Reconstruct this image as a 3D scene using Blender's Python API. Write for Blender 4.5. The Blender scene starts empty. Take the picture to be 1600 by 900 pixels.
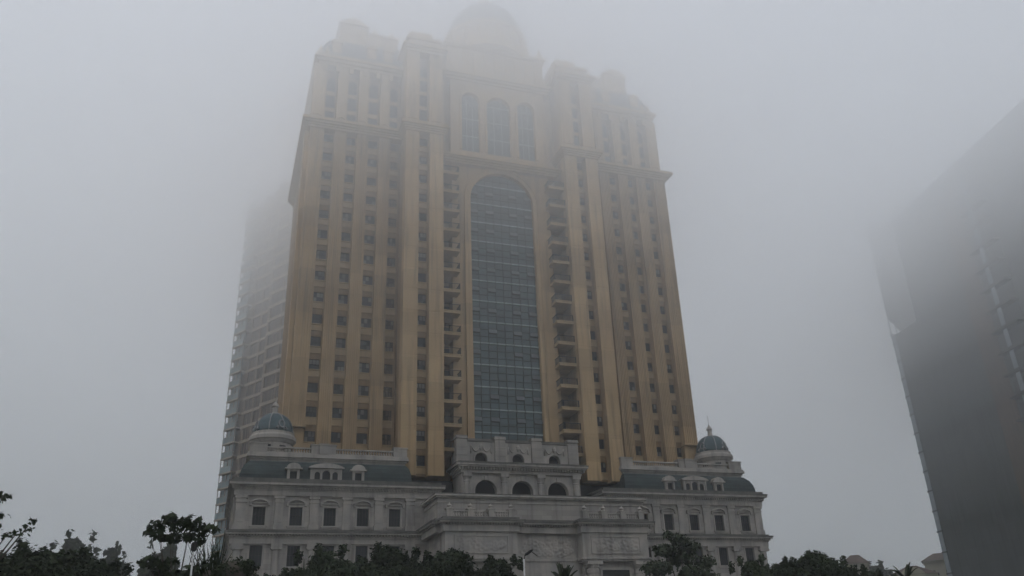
import bpy, bmesh, math, random
import numpy as np
from mathutils import Vector, Matrix
R = math.radians
random.seed(7)
rng = np.random.default_rng(11)
S = bpy.context.scene
C = S.collection

# ---------------------------------------------------------------- camera
cam_d = bpy.data.cameras.new('camera'); cam = bpy.data.objects.new('camera', cam_d); C.objects.link(cam)
F, YAW, PITCH, ROLL = 1307.05, 0.3409, 0.4192, -0.0394
fw = Vector((math.sin(YAW) * math.cos(PITCH), math.cos(YAW) * math.cos(PITCH), math.sin(PITCH)))
rt = Vector((math.cos(YAW), -math.sin(YAW), 0)); up = rt.cross(fw)
r2 = rt * math.cos(ROLL) + up * math.sin(ROLL); u2 = up * math.cos(ROLL) - rt * math.sin(ROLL)
cam.matrix_world = Matrix(((r2.x, u2.x, -fw.x, -38.40), (r2.y, u2.y, -fw.y, -108.85), (r2.z, u2.z, -fw.z, 1.6), (0, 0, 0, 1)))
cam_d.sensor_width = 36; cam_d.lens = F / 1600 * 36
cam_d.clip_start = 0.2; cam_d.clip_end = 9000
S.camera = cam

# ---------------------------------------------------------------- light
SUN_EL, SUN_AZ = 66, 250         # veiled sun above the cloud, high to the left
w = bpy.data.worlds.new('World'); S.world = w; w.use_nodes = True
nt = w.node_tree; bg = nt.nodes['Background']
sky = nt.nodes.new('ShaderNodeTexSky'); sky.sky_type = 'NISHITA'; sky.sun_disc = False
sky.sun_elevation = R(SUN_EL); sky.sun_rotation = R(SUN_AZ)
sky.dust_density = 4.0; sky.air_density = 1.0; sky.ozone_density = 1.0
nt.links.new(sky.outputs[0], bg.inputs[0]); bg.inputs[1].default_value = 0.08
sd = bpy.data.lights.new('sun', 'SUN'); sd.energy = 1.5; sd.angle = R(40); sd.color = (1, .975, .93)
so = bpy.data.objects.new('sun', sd); C.objects.link(so); so.location = (0, 0, 300)
az = R(SUN_AZ); el = R(SUN_EL)
sdir = Vector((math.sin(az) * math.cos(el), math.cos(az) * math.cos(el), math.sin(el)))
so.rotation_euler = sdir.to_track_quat('Z', 'Y').to_euler()
S.view_settings.view_transform = 'Standard'; S.view_settings.look = 'None'
S.view_settings.exposure = 1.32; S.view_settings.gamma = 1; S.view_settings.use_curve_mapping = False
cy = S.cycles
cy.max_bounces = 9; cy.diffuse_bounces = 2; cy.glossy_bounces = 2; cy.transmission_bounces = 2; cy.transparent_max_bounces = 8
cy.volume_bounces = 8; cy.use_denoising = True
cy.use_adaptive_sampling = True; cy.adaptive_threshold = 0.015
cy.caustics_reflective = False; cy.caustics_refractive = False
try: cy.denoiser = 'OPENIMAGEDENOISE'
except Exception: pass

# ---------------------------------------------------------------- materials
def mat(name, col, rough=.8, col2=None, nscale=.5, detail=4, spec=.3, bump=0, bscale=3, streak=0, joint=None, metal=0, rnd=0, panel=None):
    m = bpy.data.materials.new(name); m.use_nodes = True
    t = m.node_tree; N = t.nodes; L = t.links; b = N['Principled BSDF']
    b.inputs['Roughness'].default_value = rough; b.inputs['Specular IOR Level'].default_value = spec
    b.inputs['Metallic'].default_value = metal
    tc = N.new('ShaderNodeTexCoord'); src = tc.outputs['Object']
    cur = None
    def mix(a, bcol, fac, blend='MIX'):
        x = N.new('ShaderNodeMix'); x.data_type = 'RGBA'; x.blend_type = blend
        for k, v in ((6, a), (7, bcol)):
            if isinstance(v, tuple): x.inputs[k].default_value = (*v, 1)
            else: L.new(v, x.inputs[k])
        if isinstance(fac, float): x.inputs[0].default_value = fac
        else: L.new(fac, x.inputs[0])
        return x.outputs[2]
    n = N.new('ShaderNodeTexNoise'); n.inputs['Scale'].default_value = nscale; n.inputs['Detail'].default_value = detail
    L.new(src, n.inputs['Vector'])
    cr = N.new('ShaderNodeMapRange'); cr.inputs[1].default_value = .35; cr.inputs[2].default_value = .68; L.new(n.outputs[0], cr.inputs[0])
    c2 = col2 or tuple(c * .78 for c in col)
    cur = mix(col, c2, cr.outputs[0])
    if streak:
        mp = N.new('ShaderNodeMapping'); mp.inputs['Scale'].default_value = (1.6, 1.6, .09); L.new(src, mp.inputs[0])
        n2 = N.new('ShaderNodeTexNoise'); n2.inputs['Scale'].default_value = 1.0; n2.inputs['Detail'].default_value = 5; L.new(mp.outputs[0], n2.inputs['Vector'])
        r_ = N.new('ShaderNodeMapRange'); r_.inputs[1].default_value = .5; r_.inputs[2].default_value = .72; r_.inputs[4].default_value = streak
        L.new(n2.outputs[0], r_.inputs[0])
        cur = mix(cur, tuple(c * .35 for c in col), r_.outputs[0])
    if joint:
        jw, jh, amt = joint
        sx = N.new('ShaderNodeSeparateXYZ'); L.new(src, sx.inputs[0])
        ad = N.new('ShaderNodeMath'); ad.operation = 'ADD'; L.new(sx.outputs[0], ad.inputs[0]); L.new(sx.outputs[1], ad.inputs[1])
        cb = N.new('ShaderNodeCombineXYZ'); L.new(ad.outputs[0], cb.inputs[0]); L.new(sx.outputs[2], cb.inputs[1])
        bt = N.new('ShaderNodeTexBrick'); bt.inputs['Scale'].default_value = 1; bt.inputs['Brick Width'].default_value = jw; bt.inputs['Row Height'].default_value = jh
        bt.inputs['Mortar Size'].default_value = .018; bt.inputs['Mortar Smooth'].default_value = .3
        bt.inputs['Color1'].default_value = (1, 1, 1, 1); bt.inputs['Color2'].default_value = (.8, .8, .79, 1); bt.inputs['Mortar'].default_value = (amt, amt, amt, 1)
        L.new(cb.outputs[0], bt.inputs[0])
        cur = mix(cur, bt.outputs[0], 1.0, 'MULTIPLY')
    if panel:
        jw, jh, ox, oz, amt = panel
        mp = N.new('ShaderNodeMapping'); mp.vector_type = 'POINT'; mp.inputs['Location'].default_value = (ox / jw, 0, oz / jh); mp.inputs['Scale'].default_value = (1 / jw, 0, 1 / jh); L.new(src, mp.inputs[0])
        fl = N.new('ShaderNodeVectorMath'); fl.operation = 'FLOOR'; L.new(mp.outputs[0], fl.inputs[0])
        wn = N.new('ShaderNodeTexWhiteNoise'); L.new(fl.outputs[0], wn.inputs['Vector'])
        mr = N.new('ShaderNodeMapRange'); mr.inputs[3].default_value = 1 - amt; mr.inputs[4].default_value = 1 + amt; L.new(wn.outputs[0], mr.inputs[0])
        cb = N.new('ShaderNodeCombineColor')
        for k in range(3): L.new(mr.outputs[0], cb.inputs[k])
        cur = mix(cur, cb.outputs[0], 1.0, 'MULTIPLY')
    if rnd:
        oi = N.new('ShaderNodeObjectInfo'); r_ = N.new('ShaderNodeMapRange'); r_.inputs[3].default_value = 1 - rnd; r_.inputs[4].default_value = 1 + rnd
        L.new(oi.outputs['Random'], r_.inputs[0]); cb = N.new('ShaderNodeCombineColor')
        for k in range(3): L.new(r_.outputs[0], cb.inputs[k])
        cur = mix(cur, cb.outputs[0], 1.0, 'MULTIPLY')
    L.new(cur, b.inputs['Base Color'])
    if bump:
        n3 = N.new('ShaderNodeTexNoise'); n3.inputs['Scale'].default_value = bscale; n3.inputs['Detail'].default_value = 6; L.new(src, n3.inputs['Vector'])
        bp = N.new('ShaderNodeBump'); bp.inputs['Strength'].default_value = bump; bp.inputs['Distance'].default_value = .1
        L.new(n3.outputs[0], bp.inputs['Height']); L.new(bp.outputs[0], b.inputs['Normal'])
    return m

M = dict(
    paint=mat('ochre_paint', (.55, .39, .215), .85, (.44, .30, .16), .14, streak=.65, joint=(4.2, 3.4, .7)),
    paint_shaded=mat('ochre_shaded', (.33, .215, .105), .85, (.27, .175, .085), .4, streak=.45),  # ochre darkened so the colour carries the shade of the recessed bays
    trim=mat('cream_trim', (.48, .345, .19), .8, (.40, .285, .155), .6, streak=.3),
    stone=mat('grey_granite', (.44, .40, .355), .8, (.32, .30, .28), .35, streak=.5, joint=(1.3, .62, .72)),
    stone_plain=mat('grey_granite_trim', (.44, .40, .355), .8, (.30, .285, .265), .5, streak=.55, bump=.15),
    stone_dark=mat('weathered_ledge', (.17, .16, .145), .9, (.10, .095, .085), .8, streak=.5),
    rib=mat('dome_rib', (.27, .28, .28), .7, (.2, .21, .21), 1.0),
    slate=mat('green_slate', (.050, .070, .069), .7, (.034, .048, .048), .8, joint=(1.2, .42, .4), streak=.4),
    dome=mat('teal_dome_tile', (.08, .125, .14), .6, (.06, .10, .115), 1.5, joint=(.35, .25, .7)),
    grey_roof=mat('grey_roof', (.075, .085, .095), .7, (.05, .058, .065), .4, joint=(.9, .4, .6)),
    glass=mat('window_glass', (.014, .016, .018), .2, (.02, .023, .025), .7, spec=.3, rnd=.5),
    glassp=mat('window_curtain', (.20, .19, .165), .6, (.12, .115, .10), 1.0, rnd=.6),
    curtain=mat('curtain_wall_glass', (.048, .084, .090), .15, (.038, .064, .070), .12, spec=.45, panel=(1.325, 1.1333, 5.3, -.1, .28)),
    sash=mat('sash_glass', (.085, .105, .11), .45, (.07, .085, .09), .5),
    spandrel=mat('spandrel_strip', (.36, .43, .43), .45, (.30, .35, .35), .7),
    metal=mat('dark_metal', (.035, .032, .03), .6, spec=.2),
    dark=mat('painted_recess_shade', (.035, .035, .034), .8, (.025, .025, .024), .4),  # near-black colour painting in the shade inside openings and voids
    apt=mat('apartment_render', (.215, .155, .105), .85, (.17, .12, .08), .3, streak=.4),
    aptw=mat('apartment_white_band', (.38, .32, .24), .8, (.30, .25, .19), .5, streak=.3),
    aptg=mat('apartment_window', (.075, .052, .038), .6, (.05, .036, .028), .5, spec=.12, rnd=.4),
    aptb=mat('balcony_glass', (.20, .27, .27), .2, (.12, .17, .18), .6, spec=.5, rnd=.4),
    slab=mat('dark_cladding', (.060, .066, .066), .8, (.046, .050, .050), .06, streak=.5, joint=(2.2, 3.4, .5)),
    rust=mat('brown_cladding', (.10, .065, .045), .85, (.06, .045, .035), .2, streak=.5),
    steel=mat('pale_glazing', (.22, .25, .27), .5, (.15, .18, .20), .4),
    asphalt=mat('asphalt', (.05, .05, .052), .9, (.04, .04, .042), 2, bump=.3, bscale=40),
    ground=mat('grass_ground', (.05, .07, .03), .95, (.07, .065, .04), .2),
    paving=mat('paving', (.26, .25, .235), .9, (.2, .195, .18), .5, joint=(.6, .6, .6)),
    white=mat('white_paint', (.75, .75, .73), .6),
    kerb=mat('kerb_stone', (.32, .31, .29), .85),
    leaf=mat('dark_foliage', (.024, .034, .017), .8, (.038, .050, .024), 1.2, rnd=.2, spec=.1),
    leaf2=mat('broad_leaf_foliage', (.028, .040, .020), .75, (.045, .06, .028), 1.5, spec=.12),
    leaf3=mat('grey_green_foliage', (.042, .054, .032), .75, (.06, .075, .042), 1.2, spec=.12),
    bark=mat('bark', (.09, .075, .06), .95, (.06, .05, .04), 3, bump=.4, bscale=10),
    house=mat('pale_house_wall', (.5, .47, .38), .85, (.42, .4, .32), .3),
    housey=mat('yellow_house_wall', (.42, .40, .30), .85, (.35, .33, .25), .3),
    tile=mat('brown_roof_tile', (.17, .13, .11), .85, (.12, .09, .08), .5, joint=(.5, .4, .6)),
    pole=mat('white_pole', (.68, .68, .66), .5),
)

# ---------------------------------------------------------------- mesh helpers
class MB:
    def __init__(s): s.v = []; s.f = []; s.m = []; s.sm = []
    def face(s, idx, mi=0, sm=False): s.f.append(idx); s.m.append(mi); s.sm.append(sm)
    def box(s, x0, x1, y0, y1, z0, z1, mi=0):
        if x0 > x1: x0, x1 = x1, x0
        n = len(s.v)
        s.v += [(x0, y0, z0), (x1, y0, z0), (x1, y1, z0), (x0, y1, z0), (x0, y0, z1), (x1, y0, z1), (x1, y1, z1), (x0, y1, z1)]
        for q in ((0, 3, 2, 1), (4, 5, 6, 7), (0, 1, 5, 4), (1, 2, 6, 5), (2, 3, 7, 6), (3, 0, 4, 7)): s.face(tuple(n + k for k in q), mi)
    def prism(s, pts, a0, a1, axis='y', mi=0):
        n = len(s.v); k = len(pts)
        for a in (a0, a1):
            for p, q in pts: s.v.append((p, a, q) if axis == 'y' else ((p, q, a) if axis == 'z' else (a, p, q)))
        s.face(tuple(range(n, n + k)), mi); s.face(tuple(range(n + 2 * k - 1, n + k - 1, -1)), mi)
        for i in range(k):
            j = (i + 1) % k; s.face((n + i, n + k + i, n + k + j, n + j), mi)
    def loft(s, rings, mi=0, cap=True, sm=False):
        n = len(s.v); k = len(rings[0])
        for r in rings: s.v += [tuple(p) for p in r]
        for a in range(len(rings) - 1):
            for i in range(k):
                j = (i + 1) % k; s.face((n + a * k + i, n + a * k + j, n + (a + 1) * k + j, n + (a + 1) * k + i), mi, sm)
        if cap:
            s.face(tuple(range(n + k - 1, n - 1, -1)), mi); b = n + (len(rings) - 1) * k; s.face(tuple(range(b, b + k)), mi)
    def lathe(s, cx, cy_, prof, seg=16, mi=0, sm=False, rot=0):
        s.loft([[(cx + r * math.cos(rot + 2 * math.pi * i / seg), cy_ + r * math.sin(rot + 2 * math.pi * i / seg), z) for i in range(seg)] for r, z in prof], mi, True, sm or len(prof) > 11 and seg == 32)
    def tube(s, pts, rad, seg=6, mi=0):
        pts = [Vector(p) for p in pts]; rings = []
        for i, p in enumerate(pts):
            d = (pts[min(i + 1, len(pts) - 1)] - pts[max(i - 1, 0)]).normalized()
            a = d.cross(Vector((0, 0, 1)));
            if a.length < .05: a = d.cross(Vector((0, 1, 0)))
            a.normalize(); b = d.cross(a)
            r = rad[i] if isinstance(rad, (list, tuple)) else rad
            rings.append([p + a * r * math.cos(2 * math.pi * k / seg) + b * r * math.sin(2 * math.pi * k / seg) for k in range(seg)])
        s.loft(rings, mi, True, True)
    def build(s, name, mats, parent=None, fix=True):
        me = bpy.data.meshes.new(name)
        me.from_pydata([tuple(p) for p in s.v], [], s.f)
        if not isinstance(mats, (list, tuple)): mats = [mats]
        for m in mats: me.materials.append(m if not isinstance(m, str) else M[m])
        me.polygons.foreach_set('material_index', s.m); me.polygons.foreach_set('use_smooth', s.sm)
        if fix:
            bm = bmesh.new(); bm.from_mesh(me); bmesh.ops.recalc_face_normals(bm, faces=bm.faces); bm.to_mesh(me); bm.free()
        o = bpy.data.objects.new(name, me); C.objects.link(o)
        if parent: o.parent = parent
        return o

def tag(o, label, cat, group=None):
    o['label'] = label; o['category'] = cat
    if group: o['group'] = group
    return o
def thing(name, label, cat, loc=(0, 0, 0), rz=0, group=None):
    o = bpy.data.objects.new(name, None); C.objects.link(o); o.location = loc; o.rotation_euler.z = rz
    return tag(o, label, cat, group)
def struct(o, kind='structure'): o['kind'] = kind; return o
def dup(o, parent=None, loc=None):
    c = o.copy(); C.objects.link(c)
    if parent: c.parent = parent
    if loc: c.location = loc
    return c
def copy_tree(o, parent=None):
    c = dup(o, parent)
    for ch in o.children: copy_tree(ch, c)
    return c
def arcade(x0, x1, z0, z1, ops, seg=14):
    """outline notched from below by round-headed openings (xc, half width, spring)"""
    p = [(x0, z0), (x0, z1), (x1, z1), (x1, z0)]
    for xc, h, sp in sorted(ops, reverse=True):
        p.append((xc + h, z0))
        for i in range(seg + 1):
            a = math.pi * i / seg; p.append((xc + h * math.cos(a), sp + h * math.sin(a)))
        p.append((xc - h, z0))
    return p
def ringarch(xc, h0, h1, z0, sp, seg=18):
    p = [(xc - h1, z0)] + [(xc - h1 * math.cos(math.pi * i / seg), sp + h1 * math.sin(math.pi * i / seg)) for i in range(seg + 1)] + [(xc + h1, z0), (xc + h0, z0)]
    p += [(xc + h0 * math.cos(math.pi * i / seg), sp + h0 * math.sin(math.pi * i / seg)) for i in range(seg + 1)] + [(xc - h0, z0)]
    return p
def archshape(xc, h, z0, sp, seg=14):
    return [(xc - h, z0)] + [(xc - h * math.cos(math.pi * i / seg), sp + h * math.sin(math.pi * i / seg)) for i in range(seg + 1)] + [(xc + h, z0)]
def cornice(mb, x0, x1, y0, y1, layers, mi=0, dent=None):
    """stacked mouldings round the body x0..x1, y0..y1 : (z0, z1, projection)"""
    for z0, z1, p in layers: mb.box(x0 - p, x1 + p, y0 - p, y1, z0, z1, mi)
    if dent:
        z0, z1, p, step, wd = dent
        n = max(1, int((x1 - x0 + 2 * p) / step))
        for i in range(n + 1):
            x = x0 - p + wd / 2 + i * (x1 - x0 + 2 * p - wd) / n
            mb.box(x - wd / 2, x + wd / 2, y0 - p, y0, z0, z1, mi)
        for sx in (x0, x1):
            nn = int((y1 - y0) / step)
            for i in range(1, min(nn, 60)):
                y = y0 + i * step
                mb.box(min(sx, sx + math.copysign(p, sx - (x0 + x1) / 2)), max(sx, sx + math.copysign(p, sx - (x0 + x1) / 2)), y - wd / 2, y + wd / 2, z0, z1, mi)

# ---------------------------------------------------------------- ground
def sheet(name, x0, x1, y0, y1, z, m):
    mb = MB(); n = 0; mb.v = [(x0, y0, z), (x1, y0, z), (x1, y1, z), (x0, y1, z)]; mb.face((0, 1, 2, 3)); return struct(mb.build(name, m, fix=False))
sheet('ground', -2400, 2400, -2400, 2400, 0, 'ground')
sheet('road', -400, 400, -100, -86, .012, 'asphalt')
sheet('pavement', -400, 400, -114, -100.3, .13, 'paving')
sheet('plaza', -60, 60, -46, 40, .008, 'paving')
mb = MB(); mb.box(-400, 400, -100.3, -100.02, 0, .14); mb.box(-400, 400, -85.98, -85.7, 0, .14); struct(mb.build('kerb', 'kerb'))
mb = MB()
for i in range(60):
    x = -180 + i * 6; mb.v += [(x, -93.08, .016), (x + 3, -93.08, .016), (x + 3, -92.93, .016), (x, -92.93, .016)]; mb.face(tuple(range(4 * i, 4 * i + 4)))
struct(mb.build('road_marking', 'white', fix=False))

# ================================================================ THE TOWER
FH = 3.4
T = thing('office_tower', 'huge ochre tower with arched glass front rising from a grey stone classical podium', 'tower')
# ---- core walls
mb = MB()
mb.box(-30.7, 30.7, 5.0, 30, 20, 80.2)              # body behind the fluted wings
mb.box(-16.3, 16.3, 5.2, 26, 80.2, 97)
mb.box(-30.0, 30.0, 5.6, 28, 80.2, 92)
for s in (-1, 1):
    mb.box(s * 10.45, s * 16.35, 1.9, 5.0, 24.6, 94.6)     # flat bay block
    mb.box(s * 16.42, s * 18.2, 4.6, 5.0, 24.6, 78.6)
for k in range(12):                                  # side piers, seen edge-on
    y = 5.2 + k * 2.1
    for s in (-1, 1): mb.box(s * 30.7, s * 31.05, y, y + 1.1, 24, 78.5)
mb.build('wall', 'paint_shaded', T)
mb = MB()
mb.prism(arcade(-8.3, 8.3, 24.0, 75.2, [(0, 5.3, 69.3)], 28), 2.8, 3.7)
for s in (-1, 1): mb.box(s * 8.0, s * 8.3, 3.7, 4.98, 24, 75.2)
mb.build('front_wall', 'paint', T)
mb = MB(); mb.prism(ringarch(0, 5.32, 6.35, 24.1, 69.3, 28), 2.5, 2.796); mb.prism(ringarch(0, 6.0, 6.35, 24.2, 69.3, 28), 2.38, 2.496)
mb.build('arch_surround', 'paint', T)
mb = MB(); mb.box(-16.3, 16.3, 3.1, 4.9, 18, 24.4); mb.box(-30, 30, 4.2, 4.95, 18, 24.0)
mb.build('base_wall', 'dark', T)  # painted near black as the shade of the void under the pilasters
# ---- flat pilasters
for s in (-1, 1):
    for a, b in ((10.4, 12.6), (14.25, 16.4)):
        mb = MB(); mb.box(s * (a + .03), s * (b - .03), .04, 1.9, 24.47, 78.6)
        zs = [24.45] + [27.65 + FH * i for i in range(15)] + [78.6]
        for z0, z1 in zip(zs, zs[1:]): mb.box(s * a, s * b, 0, 1.9, z0 + (.0 if z0 < 25 else .04), z1)
        mb.build('pilaster', 'paint', T)
        mb = MB(); mb.box(s * a, s * b, .35, 1.9, 80.3, 94.6); mb.box(s * (a + .3), s * (b - .3), .2, .35, 81.2, 93.6)
        mb.build('upper_pilaster', 'paint', T)
# ---- fluted pilasters
def fluted(x0, x1, y0, y1, z0, z1, n=6):
    wdt = (x1 - x0) / (2 * n + 1); p = [(x0, y1), (x0, y0)]
    for i in range(n):
        a = x0 + wdt * (2 * i + 1); p += [(a, y0), (a + .015, y0 + .13), (a + wdt - .015, y0 + .13), (a + wdt, y0)]
    p += [(x1, y0), (x1, y1)]
    mb = MB(); mb.prism(p, z0, z1, 'z'); return mb
FP = [(18.3, 20.05, 25.5), (21.8, 23.6, 25.5), (25.2, 27.05, 25.5), (28.7, 30.9, 31.3)]
for s in (-1, 1):
    for a, b, z0 in FP:
        x0, x1 = (a, b) if s > 0 else (-b, -a)
        mb = fluted(x0, x1, 3.2, 4.6, z0, 78.6)
        if z0 > 30: mb.box(x0 - .15, x1 + .15, 3.05, 4.6, z0 - .25, z0)
        mb.build('fluted_pilaster', 'paint', T)
        mb = MB(); mb.box(x0 + .1, x1 - .1, 3.9, 5.6, 80.3, 91.6); mb.box(x0 + .4, x1 - .4, 3.75, 3.9, 81.6, 90.6)
        mb.tube([(x0 + .3, 3.8, 80.6), (x0 + .35, 3.7, 81.3), ((x0 + x1) / 2, 3.6, 81.6), (x1 - .35, 3.7, 81.3), (x1 - .3, 3.8, 80.6)], .12)
        mb.build('upper_pilaster', 'trim', T)
    mb = MB()
    x = sorted((s * 30.9, s * 31.6)); mb.box(x[0], x[1], 4.3, 6.2, 24, 78.5)
    x = sorted((s * 28.75, s * 30.85)); mb.box(x[0], x[1], 3.7, 4.99, 24, 31.0)
    mb.build('corner_pier', 'paint', T)
# ---- window strips: spandrels with ledges, windows in the openings
bays = [('flat', 12.6, 14.25, 1.5, -1, 14)] + [('flu', a, b, 4.4, 0, 14) for a, b in ((16.75, 18.3), (20.05, 21.8), (23.6, 25.2), (27.05, 28.7))]
wins = []
for s in (-1, 1):
    for kind, a, b, yf, k0, k1 in bays:
        x0, x1 = (a, b) if s > 0 else (-b, -a)
        yb = 1.9 if kind == 'flat' else 4.99
        mb = MB()
        zb = 24.6
        for k in range(k0, k1 + 1):
            z0 = 29.35 + FH * k; z1 = z0 + 1.5
            mb.box(x0, x1, yf, yb, zb, z0)
            mb.box(x0, x1, yf - .2, yf, z0 - .14, z0 - .0, 1)
            mb.box(x0, x1, yf - .16, yf, z0 - 1.06, z0 - .92, 1)
            mb.box(x0 + .0, x1 - .0, yf - .06, yf, z0 - .92, z0 - .14, 1)
            if k > k0: mb.box(x0 + .25, x1 - .25, yf - .05, yf, z0 - 1.75, z0 - 1.25, 0)
            mb.box(x0, x0 + .12, yf, yb, z0, z1); mb.box(x1 - .12, x1, yf, yb, z0, z1)
            wins.append((z0, (x0 + x1) / 2, x1 - x0 - .24, yf, kind, s))
            zb = z1
        mb.box(x0, x1, yf, yb, zb, 78.6)
        mb.build('window_bay', ['paint_shaded', 'trim'], T)
wm = {}
def win_mesh(width, variant):
    mb = MB(); w_ = width / 2
    rr = random.Random(variant * 13 + int(width * 100))
    cols, rows = 3, 2
    for i in range(cols):
        for j in range(rows):
            xa = -w_ + i * width / cols; za = j * .75
            mb.v += [(xa, .2, za), (xa + width / cols, .2, za), (xa + width / cols, .2, za + .75), (xa, .2, za + .75)]
            n = len(mb.v) - 4; mb.face((n, n + 1, n + 2, n + 3), 1 if rr.random() < .33 else 0)
    for x in (-w_ + .025, -w_ / 3, w_ / 3, w_ - .025): mb.box(x - .03, x + .03, .12, .19, 0, 1.5, 2)
    for z in (.03, .75, 1.47): mb.box(-w_, w_, .13, .188, z - .03, z + .03, 2)
    return mb
wins.sort()
stuff = MB(); nwin = 0
for z0, xc, wd, yf, kind, s in wins:
    if nwin < 100:
        key = (round(wd, 2), random.randrange(5))
        if key not in wm:
            o = win_mesh(*key).build('window', ['glass', 'glassp', 'metal'], T, fix=False); wm[key] = o
        else: o = dup(wm[key])
        o.location = (xc, yf, z0); nwin += 1
    else:
        q = win_mesh(round(wd, 2), random.randrange(5)); n = len(stuff.v)
        stuff.v += [(x + xc, y + yf, z + z0) for x, y, z in q.v]; stuff.f += [tuple(i + n for i in f) for f in q.f]; stuff.m += q.m; stuff.sm += q.sm
o = stuff.build('window', ['glass', 'glassp', 'metal'], T, fix=False); o['kind'] = 'stuff'
# ---- main cornices
for s in (-1, 1):
    mb = MB(); x0, x1 = sorted((s * 16.6, s * 31.0))
    lay = [(78.6, 78.95, .25), (78.95, 79.2, .5), (79.2, 79.55, .8), (79.55, 79.95, 1.15), (79.95, 80.2, .9)]
    cornice(mb, x0, x1, 3.2, 29.5, lay); mb.build('cornice', 'trim', T)
    mb = MB(); x0, x1 = sorted((s * 10.42, s * 16.38))
    cornice(mb, x0, x1, -.02, 5, [(78.62, 78.98, .2), (78.98, 79.24, .4), (79.24, 79.6, .6), (79.6, 80.0, .85), (80.0, 80.3, .7)]); mb.build('cornice', 'trim', T)
mb = MB(); cornice(mb, -9.4, 9.4, 2.0, 5, [(75.2, 75.5, .1), (75.5, 75.8, .35), (75.8, 76.1, .7), (76.1, 76.45, .95)]); mb.build('cornice', 'trim', T)
# ---- curtain wall
mb = MB(); mb.prism(archshape(0, 5.3, 24.1, 69.3, 28), 3.3, 3.4)
cw = mb.build('curtain_wall', 'curtain', T)
mb = MB()
def ztop(x): return 69.3 + math.sqrt(max(0, 5.3 ** 2 - x * x))
for i in range(1, 8):
    x = -5.3 + 1.325 * i; mb.box(x - .035, x + .035, 3.2, 3.3, 25, ztop(x) - .02)
def hw(z): return 5.28 if z < 69.3 else math.sqrt(max(0, 5.28 ** 2 - (z - 69.3) ** 2))
for k in range(-1, 14):
    z = 31.4 + FH * k
    for dz in (1.15, 2.3):
        h_ = hw(z + dz)
        if h_ > .6: mb.box(-h_, h_, 3.215, 3.3, z + dz - .025, z + dz + .025)
mb.build('mullion', 'metal', cw)
for k in range(-1, 13):
    z = 31.4 + FH * k; h_ = hw(z + .12)
    if h_ > 1:
        mb = MB()
        for i in range(8):
            a = max(-h_, -5.3 + 1.325 * i + .06); b = min(h_, -5.3 + 1.325 * (i + 1) - .06)
            if b > a: mb.box(a, b, 3.1, 3.3, z - .04, z + .16)
        mb.build('spandrel', 'spandrel', cw)
s0 = None
for k in range(0, 12):
    for c, i in ((0, 0), (1, 2), (2, 5), (3, 7)):
        if random.random() < .08: continue
        if s0 is None:
            mb = MB(); a = .62; ang = R(22); H = .72
            y1, z1 = -math.sin(ang) * H, -math.cos(ang) * H
            mb.loft([[(-a, 0, 0), (a, 0, 0), (a, .05, 0), (-a, .05, 0)], [(-a, y1, z1), (a, y1, z1), (a, y1 + .06, z1), (-a, y1 + .06, z1)]], 0)
            mb.box(-a, a, y1 - .03, y1 + .05, z1 - .05, z1 + .01, 1)
            mb.box(-a, a, -.01, .12, -.0, .05, 1)
            mb.box(-a, a, .02, .14, z1 - .03, z1 + .12, 1)
            o = s0 = mb.build('open_sash', ['sash', 'metal'], cw)
        else: o = dup(s0)
        o.location = (-5.3 + 1.325 * (i + .5), 3.2, 33.75 + FH * k + random.uniform(-.02, .02))
# ---- balconies
b0 = None
for s in (-1, 1):
    for k in range(-1, 13):
        if b0 is None:
            mb = MB(); mb.box(-1.38, 1.38, -2.0, 2.05, 0, .42); mb.box(-1.48, 1.38, -2.08, -1.6, .30, .46)
            b0 = b = mb.build('balcony', 'trim', T)
            mb = MB()
            for x in np.arange(-1.3, 1.35, .14): mb.box(x - .016, x + .016, -1.95, -1.92, .42, 1.42)
            for y in np.arange(-1.9, 1.6, .14):
                mb.box(-1.33, -1.30, y - .016, y + .016, .42, 1.42)
            mb.box(-1.36, 1.36, -1.98, -1.89, 1.40, 1.47); mb.box(-1.36, -1.27, -1.98, 1.7, 1.40, 1.47)
            mb.box(-1.36, 1.36, -1.98, -1.89, .47, .52)
            mb.box(-1.36, -1.26, -1.99, -1.88, .42, 1.5); mb.box(1.26, 1.36, -1.99, -1.88, .42, 1.5)
            rl = mb.build('railing', 'metal', b)
            mb = MB(); mb.box(-.9, .62, 1.98, 2.04, .45, 2.65); mb.box(-.16, -.10, 1.93, 1.98, .45, 2.6, 1); mb.box(-.9, .62, 1.93, 1.98, 2.1, 2.17, 1)
            dr = mb.build('door', ['glass', 'metal'], b)
        else: b = copy_tree(b0, T)
        b.location = (s * 8.98, 2.9, 31.46 + FH * k)
        if s > 0: b.scale = (1, 1, 1)
        else: b.scale = (-1, 1, 1)
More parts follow.
